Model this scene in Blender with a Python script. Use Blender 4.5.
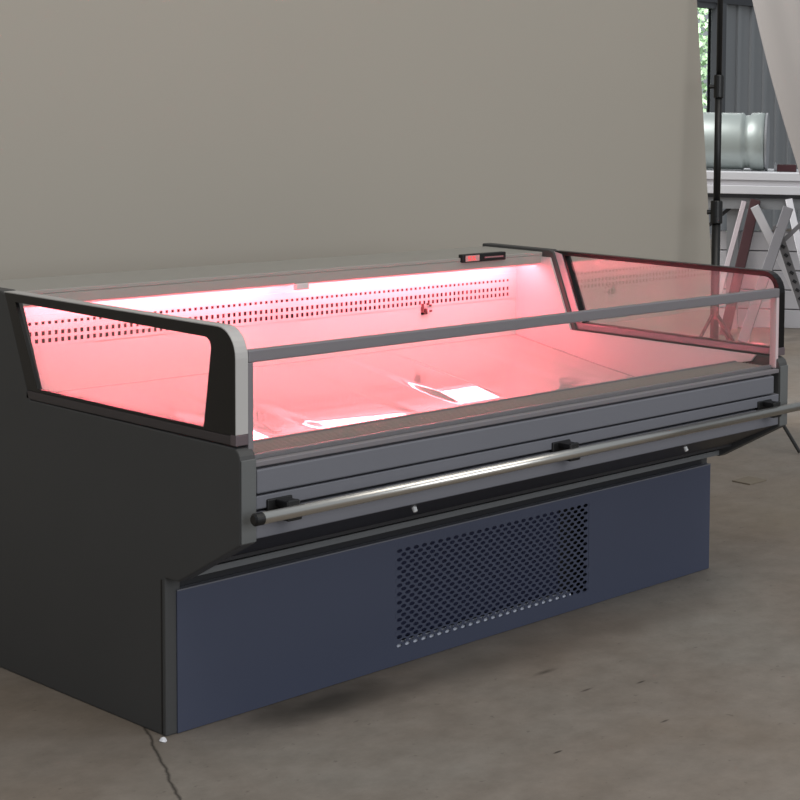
import bpy, bmesh, math, random
from mathutils import Vector, Matrix, noise
random.seed(7)
S = bpy.context.scene
for o in list(bpy.data.objects): bpy.data.objects.remove(o)
COL = S.collection
V = Vector

# ---------------------------------------------------------------- camera
cd = bpy.data.cameras.new('camera')
cam = bpy.data.objects.new('camera', cd); COL.objects.link(cam); S.camera = cam
cd.sensor_width = 36.0; cd.lens = 36.0*1693.93/800.0
cd.shift_x = 0.5-863.22/800.0
cd.shift_y = 221.02/800.0-0.5
yaw, pitch, roll = 0.939587, 0.067574, 0.021447
fw = V((math.sin(yaw)*math.cos(pitch), math.cos(yaw)*math.cos(pitch), -math.sin(pitch)))
r0 = V((math.cos(yaw), -math.sin(yaw), 0)); u0 = r0.cross(fw)
rr = r0*math.cos(roll)+u0*math.sin(roll); uu = -r0*math.sin(roll)+u0*math.cos(roll)
M = Matrix((rr, uu, -fw)).transposed().to_4x4(); M.translation = V((-2.35692, -3.82554, 1.61049))
cam.matrix_world = M
cd.clip_end = 200

# ---------------------------------------------------------------- world, lights, exposure
S.view_settings.view_transform = 'Standard'; S.view_settings.look = 'None'
S.view_settings.gamma = 1; S.view_settings.use_curve_mapping = False
S.view_settings.exposure = 0.0
w = bpy.data.worlds.new('world'); S.world = w; w.use_nodes = True
wn = w.node_tree; bg = wn.nodes['Background']
bg.inputs[0].default_value = (0.86, 0.93, 1.0, 1); bg.inputs[1].default_value = 0.42
def area(name, loc, target, sx, sy, power, col):
    d = bpy.data.lights.new(name, 'AREA'); d.shape = 'RECTANGLE'; d.size = sx; d.size_y = sy
    d.energy = power; d.color = col
    o = bpy.data.objects.new(name, d); COL.objects.link(o); o.location = loc
    o.rotation_euler = (V(target)-V(loc)).to_track_quat('-Z', 'Y').to_euler()
    return o
area('daylight_doorway', (0.4, -9.5, 3.2), (0.5, 0, 0.7), 7, 4, 330, (0.93, 0.96, 1.0))
area('roof_skylight', (0.5, -3.2, 7.5), (0.8, 0.6, 0), 8, 4, 300, (1.0, 0.93, 0.84))
area('hall_fill', (2.0, 7.0, 6.5), (6.5, 3.5, 1.0), 5, 4, 640, (1.0, 0.98, 0.96))  # added lamp, no skylight known here; placed to brighten the cloth's left edge

# ---------------------------------------------------------------- materials
def lin(c): return tuple(((x/255+0.055)/1.055)**2.4 if x/255 > 0.04045 else x/255/12.92 for x in c)
def mat(name, rgb, rough=0.5, metal=0.0, spec=0.5, coat=0.0, bump=0.0, bscale=200.0, var=0.0, vscale=3.0):
    m = bpy.data.materials.new(name); m.use_nodes = True
    nt = m.node_tree; b = nt.nodes['Principled BSDF']
    c = lin(rgb)+(1,)
    b.inputs['Base Color'].default_value = c; b.inputs['Roughness'].default_value = rough
    b.inputs['Metallic'].default_value = metal; b.inputs['Specular IOR Level'].default_value = spec
    b.inputs['Coat Weight'].default_value = coat; b.inputs['Coat Roughness'].default_value = 0.08
    tc = nt.nodes.new('ShaderNodeTexCoord')
    if var > 0:
        n = nt.nodes.new('ShaderNodeTexNoise'); n.inputs['Scale'].default_value = vscale; n.inputs['Detail'].default_value = 5
        nt.links.new(tc.outputs['Object'], n.inputs['Vector'])
        mx = nt.nodes.new('ShaderNodeMixRGB'); mx.inputs[1].default_value = tuple(x*(1-var) for x in c[:3])+(1,)
        mx.inputs[2].default_value = tuple(min(1, x*(1+var)) for x in c[:3])+(1,)
        nt.links.new(n.outputs['Fac'], mx.inputs[0]); nt.links.new(mx.outputs[0], b.inputs['Base Color'])
    if bump > 0:
        n2 = nt.nodes.new('ShaderNodeTexNoise'); n2.inputs['Scale'].default_value = bscale; n2.inputs['Detail'].default_value = 3
        nt.links.new(tc.outputs['Object'], n2.inputs['Vector'])
        bp = nt.nodes.new('ShaderNodeBump'); bp.inputs['Strength'].default_value = bump; bp.inputs['Distance'].default_value = 0.005
        nt.links.new(n2.outputs['Fac'], bp.inputs['Height']); nt.links.new(bp.outputs[0], b.inputs['Normal'])
    return m
def glass(name, tint=(1, 1, 1), base=0.04):
    m = bpy.data.materials.new(name); m.use_nodes = True; nt = m.node_tree; nt.nodes.clear()
    out = nt.nodes.new('ShaderNodeOutputMaterial'); mix = nt.nodes.new('ShaderNodeMixShader')
    tr = nt.nodes.new('ShaderNodeBsdfTransparent'); tr.inputs[0].default_value = tint+(1,)
    gl = nt.nodes.new('ShaderNodeBsdfGlossy'); gl.inputs['Roughness'].default_value = 0.02
    lw = nt.nodes.new('ShaderNodeLayerWeight'); lw.inputs[0].default_value = 0.5
    pw = nt.nodes.new('ShaderNodeMath'); pw.operation = 'POWER'; pw.inputs[1].default_value = 5
    fr = nt.nodes.new('ShaderNodeMath'); fr.operation = 'MULTIPLY_ADD'; fr.inputs[1].default_value = 1-base; fr.inputs[2].default_value = base
    nt.links.new(lw.outputs['Facing'], pw.inputs[0]); nt.links.new(pw.outputs[0], fr.inputs[0])
    nt.links.new(fr.outputs[0], mix.inputs[0]); nt.links.new(tr.outputs[0], mix.inputs[1]); nt.links.new(gl.outputs[0], mix.inputs[2])
    nt.links.new(mix.outputs[0], out.inputs[0]); return m
def emit(name, col, s):
    m = bpy.data.materials.new(name); m.use_nodes = True; nt = m.node_tree; nt.nodes.clear()
    out = nt.nodes.new('ShaderNodeOutputMaterial'); e = nt.nodes.new('ShaderNodeEmission')
    e.inputs[0].default_value = col+(1,); e.inputs[1].default_value = s
    nt.links.new(e.outputs[0], out.inputs[0]); return m

m_side = mat('charcoal_paint', (72, 72, 72), 0.55, spec=0.3, var=0.06, vscale=4)
m_front = mat('slate_blue_paint', (68, 73, 91), 0.42, spec=0.4, var=0.05, vscale=3)
m_plank = mat('grey_bumper', (106, 107, 114), 0.4, spec=0.4, var=0.04)
m_dark = mat('dark_sheet', (30, 30, 34), 0.5)
m_under = mat('underside_paint', (34, 33, 36), 0.5)
m_flange = mat('grey_flange', (96, 98, 100), 0.45)
m_black = mat('black_plastic', (14, 14, 15), 0.45)
m_blackframe = mat('black_frame', (9, 6, 7), 0.3, spec=.35)
m_alu = mat('satin_aluminium', (178, 176, 174), 0.45, metal=0.05)
m_gpost = mat('grey_anodised', (128, 124, 128), 0.4, metal=0.3)
m_steel = mat('brushed_steel', (205, 202, 196), 0.28, metal=1.0)
m_white = mat('white_liner', (204, 199, 198), 0.3, spec=0.4)
m_deck = mat('glossy_white_deck', (164, 156, 155), 0.045, spec=0.6, coat=0.5)
m_canopy = mat('light_grey_canopy', (150, 148, 142), 0.4, spec=0.4)
m_cavity = mat('cavity_dark', (84, 66, 68), 0.7)
m_grille = mat('honeycomb_plastic', (150, 140, 134), 0.5)
m_cond = mat('condenser_blue_grey', (44, 49, 80), 0.5)
m_bolt = mat('bright_bolt', (235, 235, 235), 0.25, metal=0.1)
m_glint = mat('pale_glint', (196, 200, 212), 0.3)
m_glass = glass('clear_glass', (0.985, 0.99, 0.985))
m_sglass = glass('double_glazing', (0.97, 0.98, 0.97), 0.11)
m_tube = emit('pink_lamp', (1.0, 0.145, 0.185), 82.0)
m_red = mat('dark_red_paint', (64, 26, 32), 0.5)

# ---------------------------------------------------------------- mesh helpers
class MB:
    def __init__(s): s.bm = bmesh.new()
    def box(s, x0, x1, y0, y1, z0, z1, mtx=None):
        vs = [s.bm.verts.new((x, y, z)) for z in (z0, z1) for y in (y0, y1) for x in (x0, x1)]
        for f in ((0, 2, 3, 1), (4, 5, 7, 6), (0, 1, 5, 4), (2, 6, 7, 3), (0, 4, 6, 2), (1, 3, 7, 5)):
            s.bm.faces.new([vs[i] for i in f])
        if mtx:
            for v in vs: v.co = mtx @ v.co
        return s
    def prism(s, poly, axis, a, b):
        def p(q, t):
            return (t, q[0], q[1]) if axis == 'X' else ((q[0], t, q[1]) if axis == 'Y' else (q[0], q[1], t))
        A = [s.bm.verts.new(p(q, a)) for q in poly]; B = [s.bm.verts.new(p(q, b)) for q in poly]
        n = len(poly)
        s.bm.faces.new(A); s.bm.faces.new(B[::-1])
        for i in range(n): s.bm.faces.new((A[i], B[i], B[(i+1) % n], A[(i+1) % n]))
        return s
    def ring(s, outer, inner, axis, a, b):
        """closed frame between two outlines of equal vertex count"""
        def p(q, t):
            return (t, q[0], q[1]) if axis == 'X' else (q[0], t, q[1])
        L = [[s.bm.verts.new(p(q, t)) for q in o] for o in (outer, inner) for t in (a, b)]
        oa, ob, ia, ib = L; n = len(outer)
        for i in range(n):
            j = (i+1) % n
            s.bm.faces.new((oa[i], oa[j], ia[j], ia[i])); s.bm.faces.new((ob[i], ib[i], ib[j], ob[j]))
            s.bm.faces.new((oa[i], ob[i], ob[j], oa[j])); s.bm.faces.new((ia[i], ia[j], ib[j], ib[i]))
        return s
    def tube(s, pts, rad, n=16, caps=True):
        pts = [V(p) for p in pts]; rings = []
        if not hasattr(rad, '__len__'): rad = [rad]*len(pts)
        up = None
        for i, p in enumerate(pts):
            t = (pts[min(i+1, len(pts)-1)]-pts[max(i-1, 0)]).normalized()
            if up is None: up = t.orthogonal().normalized()
            up = (up-t*up.dot(t)).normalized(); sd = t.cross(up)
            rings.append([s.bm.verts.new(p+(up*math.cos(2*math.pi*k/n)+sd*math.sin(2*math.pi*k/n))*rad[i]) for k in range(n)])
        for a, b in zip(rings, rings[1:]):
            for k in range(n): s.bm.faces.new((a[k], a[(k+1) % n], b[(k+1) % n], b[k]))
        if caps: s.bm.faces.new(rings[0][::-1]); s.bm.faces.new(rings[-1])
        return s
    def beam(s, a, b, wd, th, side=None):
        """rectangular bar from a to b"""
        a, b = V(a), V(b); t = (b-a).normalized()
        sd = (side or V((0, 0, 1)).cross(t)); sd = (sd-t*sd.dot(t)).normalized(); n = t.cross(sd)
        vs = [s.bm.verts.new(p+sd*i*wd/2+n*j*th/2) for p in (a, b) for i, j in ((-1, -1), (1, -1), (1, 1), (-1, 1))]
        for f in ((3, 2, 1, 0), (4, 5, 6, 7), (0, 1, 5, 4), (1, 2, 6, 5), (2, 3, 7, 6), (3, 0, 4, 7)):
            s.bm.faces.new([vs[i] for i in f])
        return s
    def build(s, name, m, parent=None, root=None, bevel=0, smooth=False, seg=2):
        bmesh.ops.recalc_face_normals(s.bm, faces=s.bm.faces)
        if root is not None: bmesh.ops.translate(s.bm, verts=s.bm.verts, vec=-V(root))
        me = bpy.data.meshes.new(name); s.bm.to_mesh(me); s.bm.free()
        o = bpy.data.objects.new(name, me); COL.objects.link(o)
        me.materials.append(m)
        if smooth:
            for p in me.polygons: p.use_smooth = True
        if bevel:
            b = o.modifiers.new('bevel', 'BEVEL'); b.width = bevel; b.segments = seg; b.limit_method = 'ANGLE'
        if parent: o.parent = parent
        return o
def tag(o, label, cat=None, group=None):
    o['label'] = label
    if cat: o['category'] = cat
    if group: o['group'] = group
    return o
def empty(name, loc, rz, label, cat, group=None):
    o = bpy.data.objects.new(name, None); COL.objects.link(o); o.empty_display_size = 0.1
    o.location = loc; o.rotation_euler = (0, 0, rz); return tag(o, label, cat, group)
def arc(cx, cy, r, a0, a1, n):
    return [(cx+r*math.cos(math.radians(a0+(a1-a0)*i/n)), cy+r*math.sin(math.radians(a0+(a1-a0)*i/n))) for i in range(n+1)]

# ---------------------------------------------------------------- setting
def floor_mat():
    m = mat('worn_concrete', (128, 120, 111), 0.62, spec=0.25, bump=0.12, bscale=60)
    nt = m.node_tree; N = nt.nodes; Lk = nt.links; b = N['Principled BSDF']
    tc = N.new('ShaderNodeTexCoord')
    def noi(sc, det, rough=0.55):
        n = N.new('ShaderNodeTexNoise'); n.inputs['Scale'].default_value = sc; n.inputs['Detail'].default_value = det
        n.inputs['Roughness'].default_value = rough; Lk.new(tc.outputs['Object'], n.inputs['Vector']); return n
    def ramp(src, stops):
        r = N.new('ShaderNodeValToRGB'); Lk.new(src, r.inputs[0]); e = r.color_ramp.elements
        e[0].position, e[0].color = stops[0][0], lin(stops[0][1])+(1,)
        e[1].position, e[1].color = stops[-1][0], lin(stops[-1][1])+(1,)
        for p, c in stops[1:-1]:
            x = e.new(p); x.color = lin(c)+(1,)
        return r
    def mix(a, bb, fac, mode='MIX'):
        x = N.new('ShaderNodeMixRGB'); x.blend_type = mode
        if isinstance(fac, float): x.inputs[0].default_value = fac
        else: Lk.new(fac, x.inputs[0])
        for s, v in ((1, a), (2, bb)):
            if isinstance(v, tuple): x.inputs[s].default_value = v
            else: Lk.new(v, x.inputs[s])
        return x.outputs[0]
    def math_(op, a, bb=None, cl=False):
        x = N.new('ShaderNodeMath'); x.operation = op; x.use_clamp = cl
        for s, v in ((0, a), (1, bb)):
            if v is None: continue
            if isinstance(v, (int, float)): x.inputs[s].default_value = v
            else: Lk.new(v, x.inputs[s])
        return x.outputs[0]
    base = ramp(noi(0.9, 6).outputs['Fac'], [(0.3, (122, 109, 95)), (0.5, (133, 124, 115)), (0.7, (138, 133, 126))]).outputs[0]
    fine = ramp(noi(9, 8, 0.7).outputs['Fac'], [(0.3, (190, 188, 184)), (0.7, (255, 255, 255))]).outputs[0]
    c = mix(base, fine, 0.55, 'MULTIPLY')
    sp = ramp(noi(34, 3).outputs['Fac'], [(0.27, (90, 80, 72)), (0.34, (255, 255, 255))]).outputs[0]
    c = mix(c, sp, 0.35, 'MULTIPLY')
    sep = N.new('ShaderNodeSeparateXYZ'); Lk.new(tc.outputs['Object'], sep.inputs[0])
    X, Y = sep.outputs[0], sep.outputs[1]
    wob = math_('MULTIPLY', math_('SUBTRACT', noi(2.2, 6).outputs['Fac'], 0.5), 0.5)
    def stain(cx, cy, sx, sy, amt, col):
        dx = math_('DIVIDE', math_('SUBTRACT', X, cx), sx); dy = math_('DIVIDE', math_('SUBTRACT', Y, cy), sy)
        d = math_('SQRT', math_('ADD', math_('MULTIPLY', dx, dx), math_('MULTIPLY', dy, dy)))
        d = math_('ADD', d, math_('MULTIPLY', wob, 2.2))
        return math_('MULTIPLY', math_('SUBTRACT', 1.0, d, True), amt)
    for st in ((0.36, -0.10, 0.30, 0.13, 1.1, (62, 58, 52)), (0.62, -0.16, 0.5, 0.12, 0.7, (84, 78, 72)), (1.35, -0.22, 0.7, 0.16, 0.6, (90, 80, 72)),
               (3.2, 0.2, 0.8, 0.5, 0.5, (122, 112, 92)), (-0.75, 0.25, 0.5, 0.3, 0.5, (124, 106, 86)),
               (.519, -.822, .018, .006, 1.6, (44, 38, 34)), (1.019, -.626, .02, .006, 1.3, (52, 46, 42)), (.842, -.881, .02, .006, 1.2, (52, 46, 42)), (.877, -.556, .03, .007, 1.0, (60, 52, 48)), (.907, -.362, .05, .016, .8, (64, 58, 52))):
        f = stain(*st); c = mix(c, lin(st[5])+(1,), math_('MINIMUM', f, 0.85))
    # the joint between two slabs: a crooked dark line running out from under the cabinet's corner
    p0, p1 = V((-0.043, 0.059)), V((-0.223, -0.372)); d = (p1-p0).normalized()
    w2 = math_('MULTIPLY', math_('SUBTRACT', noi(9, 3).outputs['Fac'], 0.5), 0.03)
    dist = math_('ABSOLUTE', math_('ADD', math_('ADD', math_('MULTIPLY', math_('SUBTRACT', X, p0.x), d.y), math_('MULTIPLY', math_('SUBTRACT', Y, p0.y), -d.x)), w2))
    ln = math_('SUBTRACT', 1.0, math_('DIVIDE', dist, 0.006), True)
    c = mix(c, lin((40, 36, 32))+(1,), math_('MULTIPLY', ln, 0.85))
    Lk.new(c, b.inputs['Base Color']); return m
f = MB().box(-14, 22, -16, 10, -0.1, 0).build('floor', floor_mat()); f['kind'] = 'structure'

# corrugated back wall of the workshop with one window
m_wall = mat('grey_corrugated_sheet', (150, 153, 156), 0.55, spec=0.3)
mb = MB()
def corr(x0, x1, z0, z1):
    x = x0
    while x < x1-1e-4:
        a = min(x+0.2, x1); mb.box(x, a, 10.0, 10.05, z0, z1)
        bb = min(a+0.06, x1)
        if bb > a: mb.box(a, bb, 9.965, 10.05, z0, z1)
        x = bb
WX0, WX1, WZ0, WZ1 = 11.9, 13.33, 1.40, 2.76
corr(-8, WX0, 0, 5.2); corr(WX1, 22, 0, 5.2); corr(WX0, WX1, 0, WZ0); corr(WX0, WX1, WZ1, 5.2)
wl = mb.build('wall_back', m_wall); wl['kind'] = 'structure'
mb = MB(); mb.box(WX0-.06, WX1+.02, 9.93, 10.06, WZ1, WZ1+.07); mb.box(WX0-.06, WX1+.02, 9.93, 10.06, WZ0-.07, WZ0)
mb.box(WX0-.06, WX0, 9.93, 10.06, WZ0, WZ1); mb.box(WX1, WX1+.16, 9.9, 10.06, WZ0-.07, WZ1+.07); mb.box(12.58, 12.64, 9.95, 10.04, WZ0, WZ1)
wf = mb.build('window_1', mat('dark_window_frame', (84, 86, 90), 0.5)); wf['kind'] = 'structure'
wp = MB().box(WX0, WX1, 10.0, 10.01, WZ0, WZ1).build('pane', m_glass, wf)
tr_ = MB().box(13.0, 22, 9.9, 9.99, 2.83, 2.93).build('trim_1', mat('dark_girt', (70, 72, 76), 0.6)); tr_['kind'] = 'structure'
gr = MB().box(8, 30, 10.06, 24, -0.1, -0.02).build('ground', mat('outside_ground', (150, 156, 140), 0.9)); gr['kind'] = 'structure'

# tree outside the window
bm = bmesh.new()
for i in range(7000):
    p = V((random.uniform(13.2, 17.5), random.uniform(12.3, 14.2), random.uniform(0.9, 4.6)))
    s = random.uniform(0.045, 0.09); q = V((random.uniform(-1, 1), random.uniform(-1, 1), random.uniform(-1, 1))).normalized()
    a = q.orthogonal().normalized(); b2 = q.cross(a)
    vs = [bm.verts.new(p+a*s*x+b2*s*y) for x, y in ((-1, 0), (0, -.5), (1, 0), (0, .5))]; bm.faces.new(vs)
tree = empty('leafy_tree', (15.2, 13.2, -0.02), 0, 'pale green leafy tree seen outside through the workshop window', 'tree')
x = MB(); x.bm.free(); x.bm = bm; x.build('foliage', mat('leaf_green', (186, 216, 178), 0.6, var=0.2, vscale=2.5), tree, (15.2, 13.2, -0.02))
MB().tube([(15.2, 13.2, -.02), (15.25, 13.2, 1.2), (15.15, 13.2, 2.6)], [.14, .11, .05]).build('trunk', mat('bark', (96, 84, 70), 0.8), tree, (15.2, 13.2, -0.02))
area('garden_daylight', (14.5, 11.0, 6.5), (15, 13.3, 2.0), 4, 2, 900, (1, 1, 0.97))

# ---------------------------------------------------------------- the display counter
RT = (1.0, 0.4, 0.0)
D = empty('display_counter', RT, 0, 'long dark grey open meat display counter glowing pink inside, with glass front and sides', 'display counter')
def part(mb, name, m, parent=None, **k): return mb.build(name, m, parent or D, RT, **k)

m_capg = mat('end_cap_grey', (96, 98, 98), .45, spec=.4)
EP = [(0, 0), (0, .403), (-.057, .405), (-.319, .54), (-.319, .742)] + arc(-.289, .742, .03, 180, 90, 4)[1:] + \
     [(.642, .774), (.762, 1.05), (.79, 1.058), (1.15, 1.058), (1.15, 0)]
for xa, xb in ((-.03, .012), (1.988, 2.03)):
    if xa > 1: EP = [(.03, 0), (.03, .403)]+EP[2:]
    part(MB().prism(EP, 'X', xa, xb), 'end_panel', m_side, bevel=.004)
for xa in (-.03, 1.988):
    part(MB().box(xa+.001, xa+.041, -.323, -.3185, .543, .744), 'front_cap', m_capg, bevel=.002)
part(MB().box(-.0308, -.0295, .013, .018, .004, .398), 'side_seam', m_black)
# lower body
part(MB().box(.012, 1.988, .06, 1.13, .03, .44), 'base_body', m_dark)
# front panel with its vent: a frame of sheet round a field of round holes
VX0, VX1, VZ0, VZ1, FZ0, FZ1 = .672, 1.428, .05, .335, .002, .366
mb = MB()
mb.box(.0, VX0, -.004, .016, FZ0, FZ1).box(VX1, 2.008, -.004, .016, FZ0, FZ1)
mb.box(VX0, VX1, -.004, .016, FZ0, VZ0).box(VX0, VX1, -.004, .016, VZ1, FZ1)
bmesh.ops.remove_doubles(mb.bm, verts=mb.bm.verts, dist=1e-5)
fp = part(mb, 'front_panel', m_front)
part(MB().box(.0, 2.008, -.0055, .016, FZ1-.001, FZ1+.0025), 'top_highlight', m_plank)  # added paler strip: the highlight on the panel's top rim, put into colour
# hexagonal perforated sheet
mb = MB(); bm = mb.bm
cols, rows = 26, 23
px_, pz_ = (VX1-VX0)/cols, (VZ1-VZ0)/rows
for r in range(rows):
    z0 = VZ0+r*pz_; z1 = z0+pz_; off = 0.5*px_ if r % 2 else 0
    if off:
        for a, b in ((VX0, VX0+off), (VX1-off, VX1)):
            bm.faces.new([bm.verts.new((a, -.003, z0)), bm.verts.new((b, -.003, z0)), bm.verts.new((b, -.003, z1)), bm.verts.new((a, -.003, z1))])
    for c in range(cols-(1 if off else 0)):
        x0 = VX0+c*px_+off; cx, cz = x0+px_/2, (z0+z1)/2; rad = 0.45*pz_
        O = []; I = []
        for k in range(8):
            an = math.pi*(k+.5)/4; ca, sa = math.cos(an), math.sin(an)
            I.append(bm.verts.new((cx+.0098*ca, -.003, cz+rad*sa)))
            s_ = 1/max(abs(ca), abs(sa)); 
            an2 = math.pi*k/4+math.pi/8
            ox = [1, .35, -.35, -1, -1, -.35, .35, 1][k]; oz = [.35, 1, 1, .35, -.35, -1, -1, -.35][k]
            O.append(bm.verts.new((cx+ox*px_/2, -.003, cz+oz*pz_/2)))
        for k in range(8):
            j = (k+1) % 8; bm.faces.new((O[k], O[j], I[j], I[k]))
        for sx, sz, a, b in ((1, 1, 0, 1), (-1, 1, 2, 3), (-1, -1, 4, 5), (1, -1, 6, 7)):
            bm.faces.new((O[a], bm.verts.new((cx+sx*px_/2, -.003, cz+sz*pz_/2)), O[b]))
vent = mb.build('vent_grille', m_front, fp, RT)
sm = vent.modifiers.new('thick', 'SOLIDIFY'); sm.thickness = .0015; sm.offset = -1
part(MB().box(VX0, VX1-.085, .045, .058, .06, VZ1), 'condenser', m_cond)
part(MB().prism([(.002, .046), (.002, .0545), (.016, .062), (.016, .046)], 'X', VX0+.01, VX1-.07), 'glint_bar', m_glint)  # added pale bar standing in for bright glints behind the bottom holes
# recess above the front panel, flange and dark underside
part(MB().box(.012, 1.988, .02, .05, FZ1-.03, .46), 'recess_board', m_dark)
part(MB().box(.012, 1.988, -.06, -.035, .41, .426), 'flange', m_flange)
part(MB().prism([(-.310, .546), (-.05, .425), (-.03, .425), (-.03, .46), (-.27, .575), (-.279, .56)], 'X', .012, 1.988), 'underside', m_under)
for bx in (.521, 1.584):
    t = V((0, -.55, -.83)).normalized(); p = V((bx, -.268, .5265))
    part(MB().tube([p-t*.004, p+t*.012, p+t*.014], [.0065, .0065, .004], 12), 'bolt', m_bolt, smooth=False)
# bumper boards
part(MB().box(.013, 1.957, -.322, -.28, .657, .716), 'upper_board', m_plank, bevel=.004)
part(MB().box(.013, 1.987, -.319, -.28, .619, .652), 'middle_board', m_plank, bevel=.003)
part(MB().box(.013, 1.987, -.318, -.28, .548, .612), 'lower_board', m_plank, bevel=.003)
part(MB().box(.013, 1.987, -.28, -.262, .548, .728), 'backing_board', m_dark)
part(MB().box(.013, 1.987, -.318, -.296, .722, .735), 'edge_trim', m_gpost, bevel=.002)
# steel handrail
rail = part(MB().tube([(-.012, -.378, .613), (2.06, -.378, .613)], .0145, 56), 'handrail', m_steel, smooth=True)
part(MB().tube([(-.036, -.378, .613), (-.032, -.378, .613), (-.012, -.378, .613)], [.011, .0155, .0155], 20), 'end_cap', m_black, rail)
part(MB().tube([(2.06, -.378, .613), (2.08, -.378, .613), (2.086, -.378, .613)], [.0155, .0155, .011], 20), 'end_cap', m_black, rail)
for bx in (.075, 1.0, 1.91):
    mb = MB(); mb.box(bx-.035, bx+.035, -.325, -.309, .606, .640); mb.box(bx-.014, bx+.022, -.372, -.32, .622, .638)
    mb.box(bx-.012, bx+.02, -.374, -.362, .602, .640)
    mb.box(bx-.01, bx+.03, -.37, -.31, .588, .600)
    part(mb, 'rail_bracket', m_black, rail, bevel=.003)

# air grille along the front edge
mb = MB()
for k in range(11): y = -.275+k*.0138; mb.box(.02, 1.98, y, y+.0032, .722, .742)
for k in range(157): xx = .02+k*.0125; mb.box(xx, xx+.0022, -.275, -.134, .722, .739)
part(mb, 'air_grille', m_grille)
part(MB().box(.012, 1.988, -.285, -.272, .70, .745).box(.012, 1.988, -.138, -.124, .70, .744), 'grille_frame', m_gpost, bevel=.002)
part(MB().box(.012, 1.988, -.272, -.136, .690, .70), 'duct_floor', m_cavity)
# white liner
part(MB().box(.013, 1.987, -.134, -.122, .50, .735), 'front_liner', m_white)
LP = [(-.122, .50), (-.122, .735), (-.20, .75), (-.22, .772), (.66, .772), (.772, 1.03), (1.0, 1.03), (1.0, .5)]
for xa, xb in ((.012, .02), (1.98, 1.988)): part(MB().prism(LP, 'X', xa, xb), 'end_liner', m_white)
mb = MB(); mb.box(.02, 1.98, .95, .962, .70, .868); mb.box(.02, 1.98, .95, .962, .962, 1.03)
part(mb, 'back_liner', m_white)
# perforated air return: one row of small holes above two rows of larger ones
xs = [.02, .05]; n = 98; pit = .0194
for k in range(n): xs += [.05+k*pit+.0095, .05+(k+1)*pit]
xs += [1.98]
zs = [.868, .877, .890, .899, .912, .931, .940, .962]
holes = {1: 1, 3: 1, 5: 1}
mb = MB(); bm = mb.bm
g = {}
def gv(i, j):
    if (i, j) not in g: g[i, j] = bm.verts.new((xs[i], .95, zs[j]))
    return g[i, j]
for j in range(len(zs)-1):
    for i in range(len(xs)-1):
        if j in holes and 1 <= i < len(xs)-2 and i % 2 == 1: continue
        bm.faces.new((gv(i, j), gv(i+1, j), gv(i+1, j+1), gv(i, j+1)))
pr = part(mb, 'air_return_panel', m_white)
sm = pr.modifiers.new('thick', 'SOLIDIFY'); sm.thickness = .002
part(MB().box(.02, 1.98, .985, .992, .86, .98), 'duct_back', m_cavity)
# sloping deck: four glossy plates, each buckled to show a lamp highlight
def deck_z(y): return .575+(y+.122)*(.735-.575)/(.95+.122)
mb = MB(); bm = mb.bm; nx, ny = 200, 120; gr_ = []
SL = (.735-.575)/(.95+.122)
def sst(a, b, v):
    t = min(max((v-a)/(b-a), 0), 1); return t*t*(3-2*t)
def win(v, a, b, s): return sst(a-s, a+s, v)*(1-sst(b-s, b+s, v))
# buckles shaped for their highlights: slopes aimed to mirror the lamp to the camera
HILITES = [(.40, .52, .29, .45, .03, 0), (.66, 1.0, .29, .37, .03, -.15), (1.195, 1.385, .33, .47, .01, 0), (1.70, 1.84, .36, .40, .03, -.2)]
cols_ = []
for i in range(nx+1):
    xx = .0185+1.963*i/nx; z = .575; colz = []; ex = 0; dy = 1.07/ny
    for j in range(ny+1):
        yy = -.121+1.073*j/ny; colz.append((xx, yy, z))
        al = .5*(math.atan2(1.011-z, .872-min(yy, .6))-math.atan2(1.6105-z, 3.8255+yy))
        m_ = max(win(xx, x0, x1, s_)*win(yy-k*(xx-(x0+x1)/2), y0, y1, .02) for x0, x1, y0, y1, s_, k in HILITES)
        wob = .003*noise.noise(V((xx*2.0, yy*2.2, 3.3)))+.002*noise.noise(V((xx*4, yy*5, 1.3)))
        sl = SL-.012+wob*(1-m_)+m_*(math.tan(al)-SL+.012)
        if yy > .52: sl -= ex/.40
        else: ex += (sl-SL)*dy
        z += sl*dy
    cols_.append(colz)
for j in range(ny+1): gr_.append([bm.verts.new(cols_[i][j]) for i in range(nx+1)])
for j in range(ny):
    for i in range(nx): bm.faces.new((gr_[j][i], gr_[j][i+1], gr_[j+1][i+1], gr_[j+1][i]))
o = part(mb, 'deck_plate', m_deck, smooth=True)
so = o.modifiers.new('thick', 'SOLIDIFY'); so.thickness = .002
part(MB().box(.02, 1.98, -.122, .99, .45, .46), 'tub_floor', m_dark)
# canopy with lamps beneath
mb = MB(); mb.box(.012, 1.988, .818, 1.13, 1.036, 1.048)
cn = part(mb, 'canopy', m_canopy, bevel=.002)
part(MB().box(.012, 1.988, .818, .83, 1.006, 1.0355), 'canopy_fascia', m_canopy, cn, bevel=.002)
part(MB().box(.02, 1.98, .836, .842, .999, 1.006), 'lamp_lip', m_white, cn)
part(MB().box(.02, 1.98, .831, .96, 1.024, 1.034), 'reflector', m_white, cn)
part(MB().box(.012, 1.988, 1.118, 1.13, .44, 1.036), 'back_panel', m_side)
for xa, xb in ((.05, .955), (.995, 1.95)):
    part(MB().tube([(xa, .872, 1.011), (xb, .872, 1.011)], .011, 14), 'lamp_tube', m_tube, cn, smooth=True)
mb = MB(); mb.box(.957, .993, .854, .890, .996, 1.024); part(mb, 'lamp_holder', m_white, cn, bevel=.004)
part(MB().box(.925, .975, .812, .83, .985, 1.006), 'lamp_bracket', m_white, cn, bevel=.004)
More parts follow.
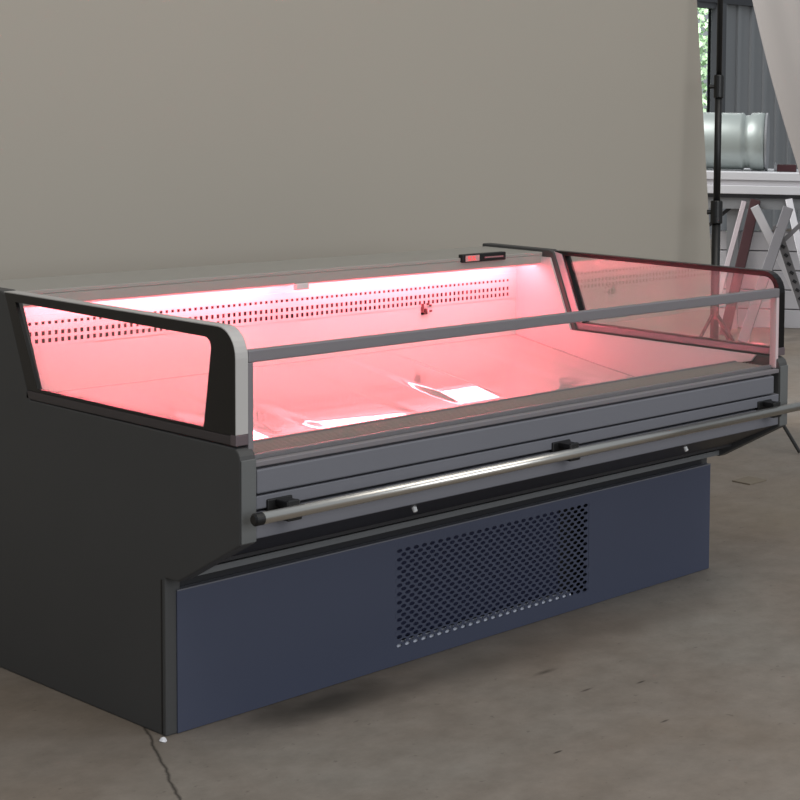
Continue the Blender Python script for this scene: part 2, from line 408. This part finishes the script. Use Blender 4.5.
# temperature controller on the canopy's front
ctl = part(MB().box(1.60, 1.80, .806, .83, 1.031, 1.060), 'controller', m_black, cn, bevel=.003)
part(MB().box(1.612, 1.674, .8035, .8065, 1.035, 1.056), 'display_window', mat('pale_display', (196, 150, 148), 0.3), ctl)
mb = MB()
for k, (a, b) in enumerate(((1.622, 1.636), (1.641, 1.655))):
    mb.box(a, b, .8022, .804, 1.050, 1.053).box(a, b, .8022, .804, 1.0445, 1.047).box(a, b, .8022, .804, 1.038, 1.041)
    mb.box(a, a+.004, .8022, .804, 1.0445, 1.052).box(b-.004, b, .8022, .804, 1.039, 1.046)
part(mb, 'digits', emit('red_digits', (1, .12, .12), 1.2), ctl)
part(MB().box(1.70, 1.785, .8035, .8065, 1.0425, 1.0475), 'label_line', mat('label_pale', (150, 110, 112), 0.5), ctl)
# small dark sensor clip on the back liner
mb = MB(); mb.box(1.535, 1.541, .940, .951, .842, .880).box(1.535, 1.556, .940, .951, .842, .849).box(1.549, 1.556, .940, .951, .842, .862)
for a, b in ((1.57, .868), (1.572, .848), (1.558, .874)): mb.box(a, a+.008, .944, .951, b, b+.007)
part(mb, 'sensor_clip', mat('sensor_dark', (96, 66, 66), 0.5))

# side glazing
m_clip = mat('clip_grey', (104, 92, 96), .4, metal=.3)
OUT = [(-.302, .800)] + arc(-.232, .985, .07, 180, 90, 6) + [(.768, 1.055), (.655, .800)]
INN = [(-.165, .806)] + [(-.192, .90)] + arc(-.190, 1.010, .022, 180, 90, 4)[0:] + [(.70, 1.036), (.604, .812)]
INN = [(-.170, .806)] + arc(-.176, 1.000, .026, 180, 90, 6) + [(.712, 1.033), (.60, .808)]
INR = [(-.280, .801)] + arc(-.238, .995, .042, 180, 90, 6) + [(.715, 1.041), (.612, .801)]
for side, (xa, xb) in enumerate(((-.03, .0), (2.0, 2.03))):
    if side == 0: o = part(MB().ring(OUT, INN, 'X', xa, xa+.009), 'side_frame', m_blackframe)
    else: o = part(MB().ring(OUT, INR, 'X', xa, xb), 'side_frame', m_blackframe)
    GP = [(-.29, .80)]+arc(-.232, .985, .056, 180, 90, 6)+[(.76, 1.045), (.65, .80)]
    part(MB().prism(GP, 'X', (xa+xb)/2-.004, (xa+xb)/2+.004), 'side_pane', m_sglass, o)
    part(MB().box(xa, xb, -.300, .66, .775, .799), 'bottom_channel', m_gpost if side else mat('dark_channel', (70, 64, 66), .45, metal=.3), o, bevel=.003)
    part(MB().box(xa-.002, xb+.002, -.305, -.282, .776, .802), 'corner_clip', m_clip, o, bevel=.002)
    if side == 0:
        O2 = [(-.302, .803)] + arc(-.232, .985, .07, 180, 90, 8) + [(.768, 1.055)]
        I2 = [(.768, 1.0575)] + arc(-.232, .985, .0725, 90, 180, 8) + [(-.3045, .803)]
        part(MB().prism(O2+I2, 'X', xa-.0015, xb+.0015), 'edge_strip', m_alu, o)
    if side:
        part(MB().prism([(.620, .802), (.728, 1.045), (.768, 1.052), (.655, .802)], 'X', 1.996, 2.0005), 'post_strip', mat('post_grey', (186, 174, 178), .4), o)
# front glazing
fg = part(MB().box(.012, 1.988, -.299, -.291, .736, .98), 'front_pane', m_glass)
part(MB().box(.002, 1.998, -.306, -.284, .972, 1.002), 'top_rail', m_gpost, fg, bevel=.003)
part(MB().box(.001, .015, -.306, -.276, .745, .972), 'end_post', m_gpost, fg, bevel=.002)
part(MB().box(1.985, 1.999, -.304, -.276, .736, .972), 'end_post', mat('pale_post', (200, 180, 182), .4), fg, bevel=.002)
for fx in (.06, 1.93):
    for fy in (.06, 1.07):
        part(MB().tube([(fx, fy-.02, 0), (fx, fy-.02, .012), (fx, fy-.02, .035)], [.026, .026, .012], 16), 'levelling_foot', m_bolt)

# ---------------------------------------------------------------- backdrop and light stand
m_bd = mat('beige_grey_backdrop', (168, 162, 152), 0.85, spec=0.15, var=0.03, vscale=0.9)
mb = MB(); bm = mb.bm; G = []
NX, NZ = 70, 30
for i in range(NX+1):
    row = []
    for j in range(NZ+1):
        z = 3.2*j/NZ; xr = 4.09-.109*z
        x = -3.6+(xr+3.6)*i/NX
        y = 1.76+.012*noise.noise(V((x*.8, z*.35, 2)))
        row.append(bm.verts.new((x, y, z)))
    G.append(row)
for i in range(NX):
    for j in range(NZ): bm.faces.new((G[i][j], G[i+1][j], G[i+1][j+1], G[i][j+1]))
bd = mb.build('backdrop', m_bd); so = bd.modifiers.new('thick', 'SOLIDIFY'); so.thickness = .008
tag(bd, 'tall plain beige-grey backdrop standing behind the display counter', 'backdrop')

SB = V((3.76, 1.52, 0))
st = empty('light_stand', SB, 0, 'slim black light stand at the right edge of the backdrop', 'stand')
def pole(z): return V((3.725+.0385*z, 1.49+.03*z, z))
mb = MB(); mb.tube([pole(.12), pole(1.06)], .021, 16); mb.build('lower_pole', m_black, st, SB, smooth=True)
mb = MB(); mb.tube([pole(1.06), pole(1.72)], .017, 16); mb.build('middle_pole', m_black, st, SB, smooth=True)
mb = MB(); mb.tube([pole(1.72), pole(3.1)], .0135, 16); mb.build('upper_pole', m_black, st, SB, smooth=True)
for z, r in ((1.09, .029), (1.69, .024)):
    c = MB().tube([pole(z-.055), pole(z-.05), pole(z+.05), pole(z+.055)], [r*.9, r, r, r*.9], 18).build('collar', m_black, st, SB)
    p = pole(z)-rr*.03
    MB().tube([pole(z)-rr*.02, pole(z)-rr*.045], [.009, .012], 10).build('knob', m_black, c, SB)
for an in (-94, 14, 186):
    d = V((math.cos(math.radians(an)), math.sin(math.radians(an)), 0)); h = pole(.62)
    MB().tube([h, SB+d*.57+V((0, 0, .012))], .0085, 10).build('leg', m_black, st, SB)
    MB().tube([pole(.2), SB+d*.36+V((0, 0, .235))], .006, 8).build('brace', m_black, st, SB)

# ---------------------------------------------------------------- workshop corner at the right
R2 = V((math.cos(yaw), -math.sin(yaw), 0)); F2 = V((math.sin(yaw), math.cos(yaw), 0)); C2 = V((-2.35692, -3.82554, 0))
def W(l, d, z): return C2+R2*l+F2*d+V((0, 0, z))     # a spot of the far work area, along its own table direction
MW = Matrix((R2, F2, V((0, 0, 1)))).transposed().to_4x4(); MW.translation = C2
def wbox(l0, l1, d0, d1, z0, z1): return MB().box(l0, l1, d0, d1, z0, z1, MW)
m_tab = mat('grey_table_steel', (150, 152, 155), .5, metal=.2)
m_sheet = mat('white_panel', (226, 226, 230), .45, spec=.4)
m_sheet2 = mat('pale_panel', (206, 204, 208), .5)
T0 = W(-.6, 12.4, 0)
tb = empty('work_table', T0, 0, 'grey steel work table carrying white panels beside the backdrop', 'table')
wbox(-1.3, .25, 12.0, 12.8, .945, .972).build('tabletop', m_dark, tb, T0)
wbox(-1.3, .25, 12.02, 12.05, .865, .944).build('apron', m_tab, tb, T0)
for l, d in ((-.93, 12.06), (.18, 12.06), (-1.25, 12.72), (.18, 12.72)):
    wbox(l-.042, l+.042, d, d+.07, 0, .944 if d > 12.1 else .864).build('leg', m_tab, tb, T0)
MB().beam(W(-1.10, 12.06, .74), W(-.95, 12.06, .87), .025, .025).build('brace', m_dark, tb, T0)
wbox(-1.24, .2, 12.3, 12.34, .62, .66).build('stretcher', m_tab, tb, T0)
stk = (('white panel, topmost of the stack on the grey work table', -1.27, .22, 1.071, 1.127, 0.0, m_sheet),
       ('white panel in the middle of the stack on the work table, under the topmost', -1.28, .2, 1.033, 1.071, .012, m_sheet2),
       ('white panel at the bottom of the stack, lying on the work table', -1.26, .24, .972, 1.033, -.005, m_sheet))
for i, (lb, a, b, z0, z1, dd, mm) in enumerate(stk):
    o = wbox(a, b, 12.0+dd, 12.75+dd, z0, z1).build('white_sheet', mm, bevel=.004)
    tag(o, lb, 'panel', 'white panels on the work table')
# bundle of pale panels under the table
for k in range(5):
    z0 = .14*k
    o = wbox(-1.05+.01*(k % 2), .1, 12.16, 12.29 if 0 else 12.28, z0, z0+.132).build('pale_panel', m_sheet2, bevel=.004)
    nm = ('lowest', 'second from the floor', 'third from the floor', 'second from the top', 'topmost')[k]
    tag(o, 'pale grey board, %s of the pile beneath the work table' % nm, 'board', 'pale boards under the work table')
# big silver duct lying on the panels
dc = W(-1.1, 12.3, 1.127)
du = empty('duct_section', dc, 0, 'large round silver duct section lying on the white panels', 'duct')
mb = MB(); N = 40
def ring_pts(l, r): return W(l, 12.33, 1.127+.211)
prof = [(-1.75, .205), (-.90, .205), (-.885, .208), (-.87, .19), (-.835, .19), (-.82, .208), (-.75, .21), (-.73, .208), (-.72, .195)]
mb.tube([W(l, 12.33, 1.127+.2115) for l, r in prof], [r for l, r in prof], N)
mb.build('duct_shell', mat('silver_sheet', (168, 177, 174), .42, metal=.3), du, dc, smooth=True)
mb = MB(); mb.tube([W(-.72, 12.33, 1.3385), W(-.705, 12.33, 1.3385)], [.211, .211], N); mb.build('end_flange', m_tab, du, dc)
o = wbox(-.63, -.49, 12.2, 12.26, 1.127, 1.18).build('clamp_bar', m_red, bevel=.006); 
tag(o, 'short dark red bar lying on the white panels right of the duct', 'bar')
MB().tube([W(-.65, 12.23, 1.16), W(-.63, 12.23, 1.16)], .03, 14).build('ring_end', m_tab, o)

def bar(name, a, b, wd, th, m, label, cat, group=None):
    o = MB().beam(W(*a), W(*b), wd, th, side=R2).build(name, m, bevel=.003); tag(o, label, cat, group)
    return o
bar('steel_beam', (-.95, 11.72, 0), (-.765, 11.985, .93), .07, .05, m_red, 'dark red steel beam leaning on the front of the work table', 'beam')
bar('aluminium_bar', (-1.06, 11.72, 0), (-.845, 11.985, .92), .035, .03, mat('pinkish_bar', (196, 184, 188), .4, metal=.3), 'pale pinkish bar leaning left of the dark red beam', 'bar')
TR = W(-.5, 11.75, 0)
tr = empty('folding_trestle', TR, 0, 'grey folding trestle with crossed legs standing before the work table', 'trestle')
m_tr = mat('trestle_grey', (132, 130, 134), .45, metal=.3); m_trw = mat('trestle_white', (218, 216, 220), .4, metal=.2)
for a, b, wd, m in (((-.52, 11.70, .90), (-.80, 11.40, 0), .07, m_tr), ((-.76, 11.78, .90), (-.29, 11.78, 0), .06, m_trw),
                    ((-.36, 11.68, .86), (-.60, 11.68, .62), .03, m_tr)):
    MB().beam(W(*a), W(*b), wd, .03, side=R2).build('leg' if wd > .04 else 'brace', m, tr, TR, bevel=.003)
mb = MB(); mb.beam(W(-.60, 11.66, .78), W(-.33, 11.66, 0), .055, .02, side=R2)
a = V(W(-.60, 11.645, .78)); b = V(W(-.33, 11.645, 0)); nf = len(mb.bm.faces)
for k in range(13):
    c = a.lerp(b, (k+.5)/13); mb.beam(c-R2*.012+V((0, 0, .012)), c+R2*.012-V((0, 0, .004)), .02, .012, side=V((0, 0, 1)))
for i_, f_ in enumerate(mb.bm.faces): f_.material_index = 1 if i_ >= nf else 0
pb = mb.build('perforated_leg', mat('punched_bar', (120, 118, 120), .5, metal=.3), tr, TR); pb.data.materials.append(m_dark)
bar('white_batten', (-.27, 11.5, 0), (-.53, 11.98, .94), .05, .03, m_trw, 'white batten leaning on the work table at the right of the trestle', 'batten')

# hanging white cloth at the upper right, its near edge rolled back to catch the added hall lamp
mb = MB(); bm = mb.bm; G = []
NS, NT = 60, 40
for j in range(NT+1):
    z = .95+(3.2-.95)*j/NT
    t = (2.19-z)/(2.19-1.27)
    le = -.655+.27*t if t > 0 else -.655+.2*t
    le -= .012*math.sin(math.pi*min(max(t, 0), 1))
    row = []
    for i in range(NS+1):
        s = i/NS*1.3
        l = le+s*.95
        dd = 9.5+.24*math.exp(-s*12)+.05*math.sin(s*9+z*.6)*min(1, s*4)+.02*math.sin(s*23-z)*min(1, s*4)
        row.append(bm.verts.new(W(l, dd, z)))
    G.append(row)
for j in range(NT):
    for i in range(NS): bm.faces.new((G[j][i], G[j][i+1], G[j+1][i+1], G[j+1][i]))
cl = mb.build('hanging_cloth', mat('white_cloth', (180, 175, 172), .8, spec=.2), smooth=True)
so = cl.modifiers.new('thick', 'SOLIDIFY'); so.thickness = .004
tag(cl, 'white cloth hanging in soft folds at the upper right', 'cloth')

# litter on the floor
o = MB().box(3.09, 3.20, .72, .82, .0005, .006).build('card_scrap', mat('card_grey', (116, 107, 94), .8)); tag(o, 'flat scrap of card on the floor right of the counter', 'scrap')
o = MB().tube([(-.05, -.02, .0), (-.048, -.02, .006), (-.046, -.021, .009)], [.010, .008, .003], 8).build('white_crumb', m_sheet); tag(o, 'tiny white crumb on the floor at the corner of the counter', 'crumb')
